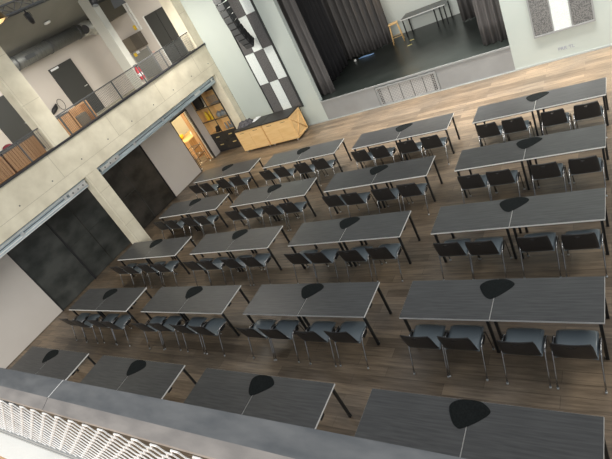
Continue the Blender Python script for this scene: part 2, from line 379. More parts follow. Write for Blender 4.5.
def curtain(path, z0, z1, m, label, amp=.07, wl=.26, group=None):
    P = [Vector((*p, 0)) for p in path]; segs = []
    tot = sum((b-a).length for a, b in zip(P, P[1:])); n = max(8, int(tot/wl*10)); base = P[0]
    def at(s):
        for a, b in zip(P, P[1:]):
            l = (b-a).length
            if s <= l or b is P[-1]: t = (b-a).normalized(); return a+t*s, Vector((-t.y, t.x, 0))
            s -= l
    rows = []
    ph = random.random()*6
    for zi in range(9):
        f = zi/8; z = z1+(z0-z1)*f; row = []
        for i in range(n+1):
            s = tot*i/n; p, nn = at(s)
            w = s/wl*2*PI + .7*math.sin(s*2.3+ph)
            a = amp*(.55+.45*f)
            q = p - base + nn*(a*math.sin(w) + .35*a*math.sin(2*w+f*1.5) + .02*math.sin(f*4+s*3))
            row.append((q.x, q.y, z-z0 + (0.0 if zi < 8 else .02*math.sin(s*4))+.015))
        rows.append(row)
    o = obj('stage_curtain', lambda bm: sheet(bm, rows, th=.012), m, loc=(base.x, base.y, z0))
    return tag(o, label, 'curtain', group)
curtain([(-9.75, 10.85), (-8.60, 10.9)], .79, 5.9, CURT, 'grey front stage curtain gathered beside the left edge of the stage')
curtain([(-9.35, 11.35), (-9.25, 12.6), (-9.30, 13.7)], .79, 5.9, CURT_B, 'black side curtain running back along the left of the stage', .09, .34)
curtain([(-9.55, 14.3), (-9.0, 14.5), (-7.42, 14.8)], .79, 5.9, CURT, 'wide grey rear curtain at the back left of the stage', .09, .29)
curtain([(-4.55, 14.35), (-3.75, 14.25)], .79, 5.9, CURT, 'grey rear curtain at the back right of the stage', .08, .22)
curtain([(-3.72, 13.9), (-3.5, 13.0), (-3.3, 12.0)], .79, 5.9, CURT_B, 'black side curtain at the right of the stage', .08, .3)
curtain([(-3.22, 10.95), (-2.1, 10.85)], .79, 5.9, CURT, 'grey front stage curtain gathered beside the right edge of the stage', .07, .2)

# ================================================================ TABLES
XR = {'A': -9.78, 'B': -6.52, 'C': -3.27, 'D': 0.0}
YR = {0: -2.045, 1: 0.0, 2: 1.985, 3: 4.01, 4: 6.01}
rown = {0: 'row nearest the railing', 1: 'second row from railing', 2: 'middle row', 3: 'fourth row from railing', 4: 'row nearest the stage'}
coln = {'A': 'leftmost column', 'B': 'second column from left', 'C': 'third column from left', 'D': 'rightmost column'}
TW, TD, TH = 1.335, .79, .74
def make_table():
    t = thing('folding_table', '', 'table')
    w = TW-.006
    obj('tabletop', B(-w/2+.003, w/2-.003, -TD/2+.003, TD/2-.003, TH-.028, TH, bev=.0008), TABLE, t)
    def band(bm):
        e = .0035
        for b in ((-w/2, -w/2+e, -TD/2, TD/2), (w/2-e, w/2, -TD/2, TD/2), (-w/2+e, w/2-e, -TD/2, -TD/2+e), (-w/2+e, w/2-e, TD/2-e, TD/2)):
            box(bm, *b, TH-.030, TH-.004)
    obj('edge_band', band, EDGE, t)
    def fr(bm):
        for y in (-TD/2+.06, TD/2-.06): box(bm, -w/2+.08, w/2-.08, y-.015, y+.015, TH-.065, TH-.029)
        for x in (-w/2+.06, w/2-.06): box(bm, x-.015, x+.015, -TD/2+.05, TD/2-.05, TH-.065, TH-.029)
    obj('frame', fr, LEG, t)
    for sx in (-1, 1):
        for sy in (-1, 1):
            x, y = sx*(w/2-.05), sy*(TD/2-.05)
            obj('leg', lambda bm: box(bm, x-.019, x+.019, y-.019, y+.019, .012, TH-.03, bev=.004), LEG, t)
            obj('foot_cap', lambda bm: box(bm, x-.021, x+.021, y-.021, y+.021, 0, .03, bev=.004), BLACKP, t)
    for sy in (-.1,):
        obj('latch', lambda bm: box(bm, w/2-.012, w/2+.004 if False else w/2-.001, sy-.05, sy+.05, TH-.075, TH-.031), BLACKP, t)
    return t
tab0 = make_table(); first = True
def tlabel(half, r, c): return 'grey laminate table, %s half of pair, %s, %s' % (half, rown[r], coln[c])
for c in 'ABCD':
    for r in range(5):
        for h, half in enumerate(('left', 'right')):
            x = XR[c] - TW*1.5 + TW*h; y = YR[r]+TD/2
            rz = random.uniform(-.003, .003)
            if first:
                tab0.location = (x, y, 0); tab0['label'] = tlabel(half, r, c); tab0['group'] = 'paired tables in rows'; first = False
            else: dup(tab0, (x, y, 0), rz, tlabel(half, r, c))

# pebble shaped mats
def catmull(P, k=5):
    out = []; n = len(P)
    for i in range(n):
        p0, p1, p2, p3 = (Vector(P[(i+j-1) % n]) for j in range(4))
        for t in range(k):
            t /= k
            out.append(.5*((2*p1)+(-p0+p2)*t+(2*p0-5*p1+4*p2-p3)*t*t+(-p0+3*p1-3*p2+p3)*t**3))
    return [(v.x, v.y) for v in out]
outl = catmull([(-.235, .05), (-.15, .15), (.0, .178), (.13, .165), (.232, .09), (.225, .02), (.11, -.10), (-.01, -.19), (-.075, -.205), (-.16, -.13)])
mat0 = tag(obj('placemat', lambda bm: prism(bm, outl, 0, .005), MAT_BLACK), '', 'placemat', 'black mats at the table centres')
first = True
MP = {'D1': (-1.33, .595), 'C1': (-4.60, .6), 'B1': (-7.85, .6), 'A1': (-11.15, .58), 'D0': (-1.35, -1.43), 'C0': (-4.56, -1.44), 'B0': (-7.8, -1.44), 'A0': (-11.2, -1.45),
      'D2': (-1.34, 2.60), 'C2': (-4.62, 2.59), 'B2': (-7.83, 2.61), 'A2': (-11.22, 2.62), 'D3': (-1.30, 4.60), 'D4': (-1.33, 6.62), 'C3': (-4.63, 4.60), 'C4': (-4.58, 6.6),
      'B3': (-7.88, 4.60), 'B4': (-7.9, 6.59), 'A3': (-11.2, 4.63), 'A4': (-11.2, 6.62)}
for c in 'ABCD':
    for r in range(5):
        x, y = MP[c+str(r)]; lab = 'black pebble-shaped mat on the table pair, %s, %s' % (rown[r], coln[c])
        o = mat0 if first else mat0.copy()
        if not first: C.objects.link(o)
        first = False
        o.location = (x, y, TH+.001); o.rotation_euler = (0, 0, random.uniform(-.12, .12)); o['label'] = lab

# ================================================================ CHAIRS
def make_chair():
    t = thing('shell_chair', '', 'chair')     # origin at the table's near edge line, chair centre x
    sp = [(.132, .438), (.122, .456), (.095, .468), (.03, .470), (-.06, .462), (-.16, .452), (-.24, .442), (-.285, .440), (-.305, .446)]
    prof = [(-.306, .447), (-.325, .468), (-.342, .51), (-.360, .57), (-.378, .63), (-.394, .69), (-.408, .74), (-.420, .782), (-.424, .796), (-.430, .818), (-.438, .848)]
    NU = 14
    def seat(bm):
        rows = []
        for i, (y, z) in enumerate(sp):
            row = []
            for j in range(NU+1):
                u = -1+2*j/NU; hw = (.205, .222, .231)[i] if i < 3 else .234
                row.append((u*hw, y - (.014*u*u if i < 3 else 0), z - .016*u**8 - .006*(1-u*u)))
            rows.append(row)
        sheet(bm, rows, th=.016)
    obj('seat', seat, SEAT, t)
    def back(bm):
        rows = []; n = len(prof)-1
        for i, (y, z) in enumerate(prof):
            f = i/n; row = []
            for j in range(NU+1):
                u = -1+2*j/NU; hw = .234-.010*f-.016*f**3
                row.append((u*hw, y + .026*f*u*u - .008*f + .014*(1-f)*u**6, z - .004*u**8*f))
            rows.append(row)
        sheet(bm, rows, th=.012, skip=lambda i, j: i == 7 and j in (6, 7))
    obj('backrest', back, BACK, t)
    for s in (-1, 1):
        x = s*.262
        rl = obj('leg', T([(x, -.452, .012), (x, -.385, .16), (x, -.30, .35), (x, -.262, .44), (x, -.235, .478)], .0105), CHROME, t)
        obj('foot_cap', T([(x, -.457, 0), (x, -.448, .022)], .016), SILVER, rl)
        fl = obj('leg', T([(x, .085, .012), (x, .06, .2), (x, .035, .38), (x, .02, .45), (x, -.005, .482)], .0105), CHROME, t)
        obj('foot_cap', T([(x, .086, 0), (x, .084, .022)], .016), SILVER, fl)
        obj('side_rail', T([(x, -.237, .476), (x, -.20, .494), (x, -.10, .497), (x, -.03, .494), (x, -.003, .48)], .0105), CHROME, t)
        obj('link_bracket', boxes([(min(s*.240, s*.268), max(s*.240, s*.268), -.17, -.03, .415, .475)], bev=.008), BLACKP, t)
    def cross(bm):
        for y in (-.20, .0):
            tube(bm, [(-.262, y, .48), (-.235, y, .425), (0, y, .418), (.235, y, .425), (.262, y, .48)], .009, 6)
    obj('cross_bar', cross, CHROME, t)
    return t
ch0 = make_chair(); first = True
offs = [-2.28, -1.73, -.94, -.335]
ordn = ['leftmost', 'second', 'third', 'rightmost']
for c in 'ABCD':
    for r in range(1, 5):
        for k, ox in enumerate(offs):
            lab = 'black shell chair, %s of four, %s, %s' % (ordn[k], rown[r], coln[c])
            x = XR[c]+ox+random.uniform(-.004, .004)
            y = YR[r]+random.uniform(-.02, .015)
            rz = random.uniform(-.012, .012)
            if first:
                ch0.location = (x, y, 0); ch0.rotation_euler = (0, 0, rz); ch0['label'] = lab; ch0['group'] = 'shell chairs along the tables'; first = False
            else: dup(ch0, (x, y, 0), rz, lab)

# ================================================================ SHELF, CABINETS, CORNER
sh = thing('shelf_unit', 'tall pine shelf unit with black drawers in the far left corner', 'shelf', (-13.84, 9.95, 0))
def carc(bm):
    for x in (-.75, .0, .75): box(bm, x-.017, x+.017, -.012, .34, .1, 2.78)
    for z in (.86, 1.45, 2.05, 2.66): box(bm, -.767, .767, -.011, .34, z-.018, z+.018)
obj('frame', carc, BLKWOOD, sh)
obj('back_panel', boxes([(-.74, -.013, .30, .335, .88, 2.64), (.013, .74, .30, .335, .88, 2.64)]), PINE, sh)
def lining(bm):
    for a, b in ((-.738, -.012), (.012, .738)):
        for z0, z1 in ((.873, 1.437), (1.463, 2.037), (2.063, 2.647)):
            box(bm, a, a+.008, .004, .3, z0, z1); box(bm, b-.008, b, .004, .3, z0, z1); box(bm, a+.008, b-.008, .004, .3, z0, z0+.006)
obj('lining', lining, PINE, sh)
obj('plinth', B(-.74, .74, .03, .33, 0, .1), CAPBLK, sh)
for i in range(2):
    for j in range(2):
        x0 = -.74+.75*i; z0 = .115+.37*j
        dr = obj('drawer', B(x0, x0+.73, -.02, .3, z0, z0+.36, bev=.004), BLKWOOD, sh)
        obj('handle', B(x0+.27, x0+.46, -.04, -.018, z0+.20, z0+.235, bev=.004), BRASS, dr)
def sit(name, build, m, x, z, lab, cat, grp=None, y=10.1):
    return tag(obj(name, build, m, loc=(-13.84+x, y, z)), lab, cat, grp)
sit('storage_box', B(-.22, .22, -.12, .12, 0, .46, bev=.01), BLKWOOD, -.45, 2.069, 'black box in the upper left shelf compartment', 'box')
sit('striped_basket', lambda bm: [tube(bm, [(.0, -.1+.03*k, 0), (.02, -.1+.03*k, .4)], .012, 6) for k in range(7)] + [box(bm, -.05, .06, -.11, .1, 0, .03)], WHITE, -.14, 2.069, 'white slatted rack beside the black box', 'rack')
def wire(bm):
    for k in range(9):
        a = .06*k-.24; tube(bm, [(a, -.12, 0), (a, -.12, .36)], .006, 5); tube(bm, [(-.24, -.12, .04*k+.02), (.24, -.12, .04*k+.02)], .006, 5)
    box(bm, -.25, .25, -.11, .12, 0, .02)
sit('wire_basket', wire, POT, .40, 2.069, 'grey wire basket in the upper right shelf compartment', 'basket')
def jug(bm): lathe(bm, [(.07, 0), (.075, .02), (.075, .26), (.05, .31), (.035, .34), (.04, .38)], n=14)
jl = sit('jug', jug, YEL, -.45, 1.469, 'yellow jug on the shelf, left of two', 'jug', 'yellow jugs on the shelf')
jr = jl.copy(); C.objects.link(jr); jr.location.x += .25; jr['label'] = 'yellow jug on the shelf, right of two'
def pot(bm): lathe(bm, [(.09, 0), (.115, .05), (.12, .14), (.09, .2), (.03, .22), (.02, .26)], n=16)
pn = ['left', 'middle', 'right']
for k in range(3):
    o = sit('teapot', pot, POT, .22+.22*k, 1.469, 'grey enamel teapot on the shelf, %s of three' % pn[k], 'teapot', 'grey teapots on the shelf', y=10.1+.02*(k % 2))
def stackc(bm):
    for k in range(4): box(bm, -.11+.03*k, .08+.03*k, -.09, .09, .065*k, .065*k+.055, bev=.01)
sit('box_stack', stackc, BLKWOOD, -.28, .88, 'leaning stack of black trays in the lower left compartment', 'trays')
def carafe(bm): lathe(bm, [(.055, 0), (.06, .1), (.03, .17), (.025, .27), (.035, .29)], n=12)
for k in range(3):
    sit('carafe', carafe, POT, .25+.17*k, .88, 'small grey carafe low on the shelf, %s of three' % pn[k], 'carafe', 'grey carafes on the shelf', y=10.08+.03*(k % 2))

def cabinet(x0, x1, lab, brace):
    w = x1-x0; c = thing('mobile_cabinet', lab, 'cabinet', ((x0+x1)/2, 9.12, 0))
    obj('body', B(-w/2, w/2, .02, .82, .10, .955), PINE, c)
    obj('worktop', B(-w/2-.005, w/2+.005, -.02, .86, .957, 1.0, bev=.003), BLKWOOD, c)
    for i in range(2):
        a = -w/2+.01+i*(w/2-.01)
        dd = obj('door', B(a+.004, a+w/2-.014, -.002, .0195, .115, .945, bev=.003), PINE, c)
        obj('handle_slot', B(a+w/4-.12, a+w/4+.10, -.008, -.001, .845, .865), mat('dark_slot', (.25, .15, .06), .6), dd)
    for sx in (-1, 1):
        for yy in (.08, .76):
            cs = obj('caster', B(sx*(w/2-.10)-.025, sx*(w/2-.10)+.025, yy-.03, yy+.03, .05, .1), SILVER, c)
            obj('wheel', lambda bm: bmesh.ops.create_cone(bm, cap_ends=True, segments=14, radius1=.035, radius2=.035, depth=.022, matrix=Matrix.Translation((sx*(w/2-.10), yy, .035)) @ Matrix.Rotation(PI/2, 4, 'Y')), SILVER, cs)
    if brace:
        def br(bm):
            x = w/2
            for y0, y1, z0, z1 in ((.02, .07, .10, .95), (.77, .82, .10, .95), (.07, .77, .10, .15), (.07, .77, .90, .95)): box(bm, x, x+.025, y0, y1, z0, z1)
            for z0, z1 in ((.14, .91), (.91, .14)):
                L1 = math.hypot(.7, z1-z0)
                tube(bm, [(x+.012, .07, z0), (x+.012, .77, z1)], .02, 4)
        obj('side_brace', br, PINE, c)
        obj('end_strip', B(w/2, w/2+.03, .825, .86, .06, .955), BLKWOOD, c)
    return c
cabinet(-12.47, -11.11, 'left pine cabinet on casters with black top, coat lying on it', False)
cabinet(-11.08, -9.76, 'right pine cabinet on casters with black top and braced side', True)
# coat and papers
def coat(bm):
    n = 26; m = 18; rows = []
    rnd = random.Random(3)
    ph = [rnd.uniform(0, 6) for _ in range(8)]
    for i in range(m+1):
        v = i/m; row = []
        for j in range(n+1):
            u = j/n; x = (u-.5)*.78; y = (v-.5)*.62
            e = max(0, 1-((x/.36)**2+(y/.28)**2))
            rad = math.sqrt(max((x/.40)**2+(y/.32)**2, 1e-6))
            if rad > 1: x /= rad; y /= rad
            h = .13*e**.5 + .05*e**.3*(math.sin(14*x+ph[0]+5*y)*math.sin(17*y+ph[1]-6*x)+.6*math.sin(31*x+ph[2])*math.sin(27*y+ph[3]))
            row.append((x, y, max(.004, h+.006)))
        rows.append(row)
    sheet(bm, rows, th=0)
    V = rows
tag(obj('coat', coat, CLOTH_D, loc=(-12.17, 9.62, 1.0)), 'crumpled dark grey coat on top of the left cabinet', 'coat')
pp = tag(obj('paper_sheet', B(-.15, .15, -.21, .21, 0, .012), PAPER, loc=(-11.78, 9.83, 1.0)), 'white paper sheets beside the coat on the cabinet', 'paper')
pp.rotation_euler.z = -.25

# ================================================================ WALL PANELS
ap = thing('acoustic_panel', 'tall checkered dark and white acoustic panel left of the stage', 'wall panel', (-10.47, 10.30, .84))
xs = [-.67, -.215, .235, .67]
def pf(bm):
    box(bm, -.70, -.67, -.05, 0, -.02, 6.6); box(bm, .67, .73, -.06, 0, -.02, 6.6); box(bm, -.67, .67, -.03, 0, -.02, 0)
    for x in xs[1:3]: box(bm, x-.012, x+.012, -.035, 0, 0, 6.6)
obj('frame', pf, FRAME_D, ap)
zz = [0, 1.225, 2.43, 3.66, 4.89, 6.1]
for r in range(5):
    for k in range(3):
        dark = (r+k) % 2 == 0
        obj('tile', B(xs[k]+.013, xs[k+1]-.013, -.03, -.002, zz[r]+.006, zz[r+1]-.006, bev=.003), SPECK_D if dark else SPECK_W, ap)
ap2 = thing('acoustic_panel', 'framed acoustic panel of three strips right of the stage', 'wall panel', (-.975, 10.30, .84))
obj('frame', boxes([(-.74, -.70, -.05, 0, -.05, 3.0), (.70, .74, -.05, 0, -.05, 3.0), (-.70, .70, -.05, 0, -.05, -.0), (-.255, -.225, -.045, 0, 0, 3.0), (.20, .23, -.045, 0, 0, 3.0)]), FRAME_G, ap2)
for a, b, m in ((-.70, -.255, SPECK), (-.225, .20, SPECK_W), (.23, .70, SPECK)):
    obj('strip', B(a+.003, b-.003, -.035, -.002, .003, 3.0), m, ap2)
fc = bpy.data.curves.new('wall_lettering', 'FONT'); fc.body = 'PRR TL'; fc.size = .13; fc.extrude = .001; fc.align_x = 'CENTER'
fo = bpy.data.objects.new('tmp_text', fc); C.objects.link(fo)
dg = bpy.context.evaluated_depsgraph_get(); me = bpy.data.meshes.new_from_object(fo.evaluated_get(dg)); bpy.data.objects.remove(fo)
lt = bpy.data.objects.new('wall_lettering', me); C.objects.link(lt); me.materials.clear(); me.materials.append(INK)
lt.location = (-1.0, 10.296, .25); lt.rotation_euler = (PI/2, 0, 0)
tag(lt, 'faint grey lettering low on the pale wall right of the stage', 'lettering')

# line array loudspeaker
la = thing('line_array_speaker', 'curved black hanging line array loudspeaker in front of the checkered panel', 'loudspeaker', (-10.36, 9.75, 3.5))
z = 3.9; y = -.28; ang = 0; pts = []
zc = 3.2; yc = -.05
N_ = 12; pos = []
zc = 0.12; yc = .0; 
for k in range(N_):
    a = math.radians((30, 24, 18, 13, 9, 6, 3, 1, 0, 0, 0, 0)[k])          # lower modules tilt further down
    pos.append((yc, zc, a))
    zc += .222*math.cos(a); yc -= .222*math.sin(a)
for k, (yy, z_, a) in enumerate(pos):
    Mx = Matrix.Translation((0, yy, z_)) @ Matrix.Rotation(a, 4, 'X')
    def mod(bm):
        bb = bmesh.new(); box(bb, -.17, .17, 0, .36, -.105, .105, bev=.012)
        for v in bb.verts:
            if v.co.y > .2: v.co.x *= .72; v.co.z *= .8
        bb.transform(Mx); tmp = bpy.data.meshes.new('t'); bb.to_mesh(tmp); bb.free(); bm.from_mesh(tmp); bpy.data.meshes.remove(tmp)
    o = obj('cabinet_module', mod, BLACKP, la)
    def gr(bm):
        box(bm, -.155, .155, -.015, -.001, -.09, .09, bev=.004); bm.transform(Mx)
    obj('front_grille', gr, STEEL_D, o)
    for sx in (-1, 1):
        def cl(bm):
            box(bm, sx*.175-.004, sx*.175+.004, .02, .05, -.05, .05)
            bm.transform(Mx)
        obj('rigging_plate', cl, STEEL_D, o)

# ================================================================ STAGE OBJECTS
st = thing('long_table', 'long dark table with pale edge standing at the back of the stage', 'table', (-5.98, 15.08, .79))
obj('tabletop', B(-.9, .9, -.4, .4, .712, .74), TABLE, st)
obj('edge_band', boxes([(-.906, .906, -.408, -.4, .70, .742), (-.908, -.9, -.4, .4, .70, .742), (.9, .908, -.4, .4, .70, .742)]), WHITE, st)
for x in (-.83, .45, .83):
    for y in (-.34, .34):
        obj('leg', B(x-.02, x+.02, y-.02, y+.02, 0, .71), LEG, st)
so = thing('bar_stool', 'orange wooden stool in front of the left end of the stage table', 'stool', (-7.14, 14.55, .79), .3)
obj('seat', B(-.19, .19, -.17, .17, .74, .775, bev=.01), PINE, so)
for sx in (-1, 1):
    for sy in (-1, 1):
        obj('leg', T([(sx*.22, sy*.2, 0), (sx*.15, sy*.13, .74)], .022, 6), PINE, so)
obj('stretcher', T([(-.2, -.18, .25), (.2, -.18, .25), (.2, .18, .25), (-.2, .18, .25)], .013, 6, close=True), PINE, so)
for k, (x, y) in enumerate(((-6.50, 14.22), (-6.42, 13.62))):
    o = tag(obj('painted_glint', B(-.09, .09, -.04, .04, 0, .004), GLINT_Y, loc=(x, y, .79)), 'yellow painted glint on the stage floor, %s one' % ('rear' if k == 0 else 'front'), 'painted glint', 'painted glints on the stage')  # flat yellow patches standing in for light glints on the floor
    o.rotation_euler.z = .25*k-.1
def bl(bm): tube(bm, [(-.35, 0, .03), (-.1, .03, .035), (.15, .0, .03), (.36, .05, .03)], [.02, .035, .03, .015], 8)
tag(obj('blue_strip', bl, PALEBLUE, loc=(-8.45, 14.0, .79)), 'pale blue rounded strip at the foot of the rear stage curtain', 'cloth')  # pale blue tapering tube lying on the stage floor
tag(obj('floor_lamp_puck', lambda bm: lathe(bm, [(.05, 0), (.06, .03), (.05, .07), (.02, .08)], n=12), WHITE, loc=(-8.93, 13.9, .79)), 'small white round object beside the blue strip', 'object')

# ================================================================ UPPER BALCONY
def bdoor(n, y0, y1, lab):
    d = struct('door_%d' % n, B(-16.6, -16.55, y0, y1, 3.92, 6.0, bev=.004), DOOR_DARK, label=lab)
    struct('door_handle', boxes([(-16.55, -16.50, y1-.12, y1-.09, 4.93, 4.96), (-16.515, -16.495, y1-.24, y1-.09, 4.93, 4.955)]), SILVER, d)
    struct('door_closer', B(-16.55, -16.49, y0+.05, y0+.38, 5.9, 5.97, bev=.006), PAPER, d)
bdoor(7, 6.66, 7.73, 'dark grey balcony door with white closer, under the duct')
bdoor(8, 3.86, 4.86, 'dark grey balcony door at the far left, behind the column')
d = struct('door_9', boxes([(-14.63, -13.98, 10.26, 10.3, 3.92, 6.0), (-13.96, -13.38, 10.27, 10.3, 3.92, 6.0)]), DOOR_DARK, label='dark grey double door at the balcony end')
struct('door_frame', boxes([(-14.70, -14.635, 10.25, 10.3, 3.92, 6.03), (-13.375, -13.33, 10.25, 10.3, 3.92, 6.03)]), WHITE, d)
d = struct('door_10', B(-16.35, -15.4, 10.26, 10.3, 3.92, 5.0), GLASSY, label='grey glazed door under the taupe board')
struct('door_frame', boxes([(-16.42, -16.355, 10.25, 10.3, 3.92, 5.06), (-15.395, -15.34, 10.25, 10.3, 3.92, 5.06)]), FRAME_G, d)
tb = thing('wall_board', 'taupe box mounted on the end wall over the glazed door', 'box', (-15.87, 10.30, 5.1))
obj('front_left', B(-.62, .12, -.22, -.001, 0, .55), TAUPE, tb); obj('front_right', B(.122, .62, -.24, -.001, 0, .55), TAUPE_D, tb)
struct('trim_6', boxes([(-15.28, -15.22, 10.24, 10.3, 5.66, 6.9), (-15.12, -15.07, 10.24, 10.3, 5.66, 6.7)]), WHITE, label='white vertical trims on the end wall')
tag(obj('sticker', B(-.09, .09, -.006, 0, -.09, .09), YEL, loc=(-15.42, 10.309, 5.83)), 'yellow square sticker above the taupe box', 'sticker')
o = tag(obj('sticker', B(-.09, .09, -.006, 0, -.07, .07), YEL, loc=(-16.2, 10.245, 4.95)), 'yellow sticker on the glazed door below the taupe box', 'sticker')
tag(obj('notice', B(-.1, .1, -.006, 0, -.05, .06), PAPER, loc=(-15.99, 10.245, 5.0)), 'small white notice beside the yellow sticker on the glazed door', 'notice')
tag(obj('notice', B(-.08, .08, -.006, 0, -.05, .06), PINKISH, loc=(-15.25, 10.309, 4.72)), 'small pink notice on the wall right of the glazed door', 'notice')
wl = thing('wall_lamp', 'bright round wall lamp above the double door', 'lamp', (-13.55, 10.29, 6.45))
obj('housing', lambda bm: (lathe(bm, [(.16, 0), (.17, .03), (.15, .08)], n=18), bm.transform(Matrix.Rotation(PI/2, 4, 'X'))), WHITE, wl)
obj('lens', lambda bm: (lathe(bm, [(.13, .08), (.11, .13), (.04, .16)], n=18), bm.transform(Matrix.Rotation(PI/2, 4, 'X'))), GLOW, wl)

# fire extinguisher on the pale column
fe = thing('fire_extinguisher', 'red fire extinguisher hanging on the pale balcony column', 'fire extinguisher', (-14.09, 8.10, 4.25))
obj('cylinder', lambda bm: lathe(bm, [(.08, 0), (.09, .02), (.09, .38), (.06, .45), (.03, .48)], n=16), RED, fe)
obj('label', lambda bm: lathe(bm, [(.0915, .12), (.0915, .24)], n=16), PAPER, fe)
obj('valve', boxes([(-.02, .02, -.02, .02, .48, .54), (-.015, .015, -.10, .06, .54, .56)]), BLACKP, fe)
obj('hose', T([(0, .03, .52), (.0, .11, .48), (.0, .12, .3), (0, .10, .12)], .012, 6), BLACKP, fe)
# duct
du = thing('air_duct', 'large grey round ventilation duct along the balcony wall', 'duct', (-16.0, 5.1, 6.62))
def dd(bm): tube(bm, [(0, 0, 0), (0, 3.3, 0)], .235, 20)
obj('pipe', dd, DUCT, du)
for y in (.25, 1.72, 3.1): obj('coupling', T([(0, y, 0), (0, y+.06, 0)], .25, 20), STEEL_D, du)
obj('access_hatch', B(.16, .245, .6, 1.0, -.08, .06, bev=.01), STEEL_D, du)
obj('opening', T([(0, -.06, -.02), (0, .0, 0)], .2, 20), CAPBLK, du)
obj('elbow', T([(0, 3.3, 0), (.02, 3.62, -.02), (.1, 3.9, -.14), (.15, 4.12, -.32)], [.235, .26, .25, .2], 20), FOIL, du)
obj('elbow_mouth', T([(.12, 3.40, -.02), (.26, 3.34, -.06)], [.16, .15], 14), CAPBLK, du)
# railing on the beam
ra = thing('balcony_railing', 'thin dark mesh railing along the top of the concrete beam', 'railing', (-12.68, 0, 4.255))
obj('handrail', T([(0, -4.1, .62), (0, 9.85, .62)], .017, 6), STEEL_D, ra)
for k in range(12):
    y = -4.05+1.22*k
    if 2.7 < y < 3.45: y = 3.5
    obj('post', B(-.012, .012, y-.02, y+.02, 0, .61), STEEL_D, ra)
def wires(bm):
    y = -4.0
    while y < 9.8:
        if not 2.74 < y < 3.42: box(bm, -.003, .003, y-.0035, y+.0035, .03, .60)
        y += .055
    for k in range(9): 
        box(bm, -.003, .003, -4.0, 2.75, .06+k*.066, .064+k*.066); box(bm, -.003, .003, 3.42, 9.8, .06+k*.066, .064+k*.066)
obj('wire_mesh', wires, STEEL_D, ra)

# wooden things behind the railing
def slatbox(y0, y1, lab):
    t = thing('slatted_bench', lab, 'bench', (-13.38, (y0+y1)/2+.08, 3.9)); L_ = (y1-y0)/2
    obj('panel', B(-.25, .25, -L_, L_, 0, .80), PINE_D, t)
    def sl(bm):
        n = int(2*L_/.085)
        for k in range(n): 
            a = -L_+2*L_*k/n; box(bm, .252, .268, a+.006, a+2*L_/n-.012, .04, .86)
    obj('slats', sl, PINE_D, t)
    obj('top_rail', B(-.26, .27, -L_-.01, L_+.01, .86, .90), STEEL_D, t)
slatbox(.15, 1.62, 'orange slatted bench back behind the balcony railing, at picture left edge')
slatbox(1.68, 2.72, 'orange slatted bench back behind the balcony railing, left of the column')
t = thing('wooden_box', 'solid orange wooden box behind the railing, right of the column', 'box', (-13.36, 3.88, 3.9))
obj('body', B(-.22, .22, -.28, .24, 0, .86, bev=.006), PINE_D, t); obj('lid', B(-.23, .23, -.29, .25, .862, .89), STEEL_D, t)
t = thing('wooden_crate', 'open orange wooden crate with wire front behind the railing', 'crate', (-13.36, 4.52, 3.9))
def crate(bm):
    for a in (-.36, .31): box(bm, .17, .22, a, a+.05, 0, .88)
    for a in (0.22, .84): box(bm, .17, .22, -.31, .31, a, a+.05)
    box(bm, -.22, -.18, -.36, .36, 0, .85); box(bm, -.22, .2, -.36, .36, .2, .22); box(bm, -.18, .17, .32, .36, .22, .85); box(bm, -.18, .17, -.36, -.32, .22, .85)
obj('frame', crate, PINE_D, t)
obj('contents', B(-.15, .1, -.22, .2, .222, .62, bev=.03), TAUPE, t)
t = thing('draped_bag', 'dark rounded bag with maroon top behind the railing, left edge', 'bag', (-14.1, 2.45, 3.75))
obj('body', lambda bm: lathe(bm, [(.26, 0), (.31, .15), (.32, .7), (.28, .92), (.16, 1.04), (.03, 1.07)], n=20), CLOTH_D, t)
obj('flap', lambda bm: lathe(bm, [(.20, 1.0), (.16, 1.04), (.10, 1.09), (.02, 1.11)], n=20), MAROON, t)
obj('strap', T([(-.05, -.2, .98), (0, -.5, .93), (.05, -.75, .78), (.05, -.8, .5)], .045, 8), PINKISH, t)
t = thing('wall_headset', 'black cable bundle with wire loop hanging on the beige balcony wall', 'cable', (-16.57, 5.95, 4.82))
obj('bundle', T([(0.02, -.28, -.12), (.05, -.12, -.02), (.05, 0, .03), (.02, .1, .12)], [.04, .09, .08, .03], 8), BLACKP, t)
obj('loop', T([(.05, .26+.13*math.cos(a*PI/8), .02+.2*math.sin(a*PI/8)) for a in range(16)], .01, 5, close=True), BLACKP, t)
# ceiling detector
tag(obj('smoke_detector', lambda bm: lathe(bm, [(.10, 0), (.12, -.02), (.11, -.06), (.05, -.08)], n=18), WHITE, loc=(-15.05, 6.73, 7.24)), 'white round detector on the dark raked ceiling', 'detector')

# rigging: pipe, truss, spotlights, big lamp
pi = tag(obj('ceiling_pipe', T([(0, -4, 0), (0, 3.2, 0)], .16, 16), CREAMPIPE, loc=(-11.3, 1.55, 7.72)), 'thick cream pipe under the ceiling at the upper left', 'pipe')
tr = thing('lighting_truss', 'dark triangular lighting truss at the top left corner', 'truss', (-10.8, 3.6, 7.27))
for x, z in ((-.13, 0), (.13, 0), (0, .22)): obj('chord', T([(x, -2.2, z), (x, 1.0, z)], .024, 8), STEEL_D, tr)
def braces(bm):
    cs = [(-.13, 0), (.13, 0), (0, .22)]
    for a in range(3):
        p, q = cs[a], cs[(a+1) % 3]; y = -2.2; s = 0
        while y < .75:
            A, Bq = (p, q) if s % 2 == 0 else (q, p)
            tube(bm, [(A[0], y, A[1]), (Bq[0], y+.27, Bq[1])], .01, 5); y += .27; s += 1
obj('braces', braces, STEEL_D, tr)
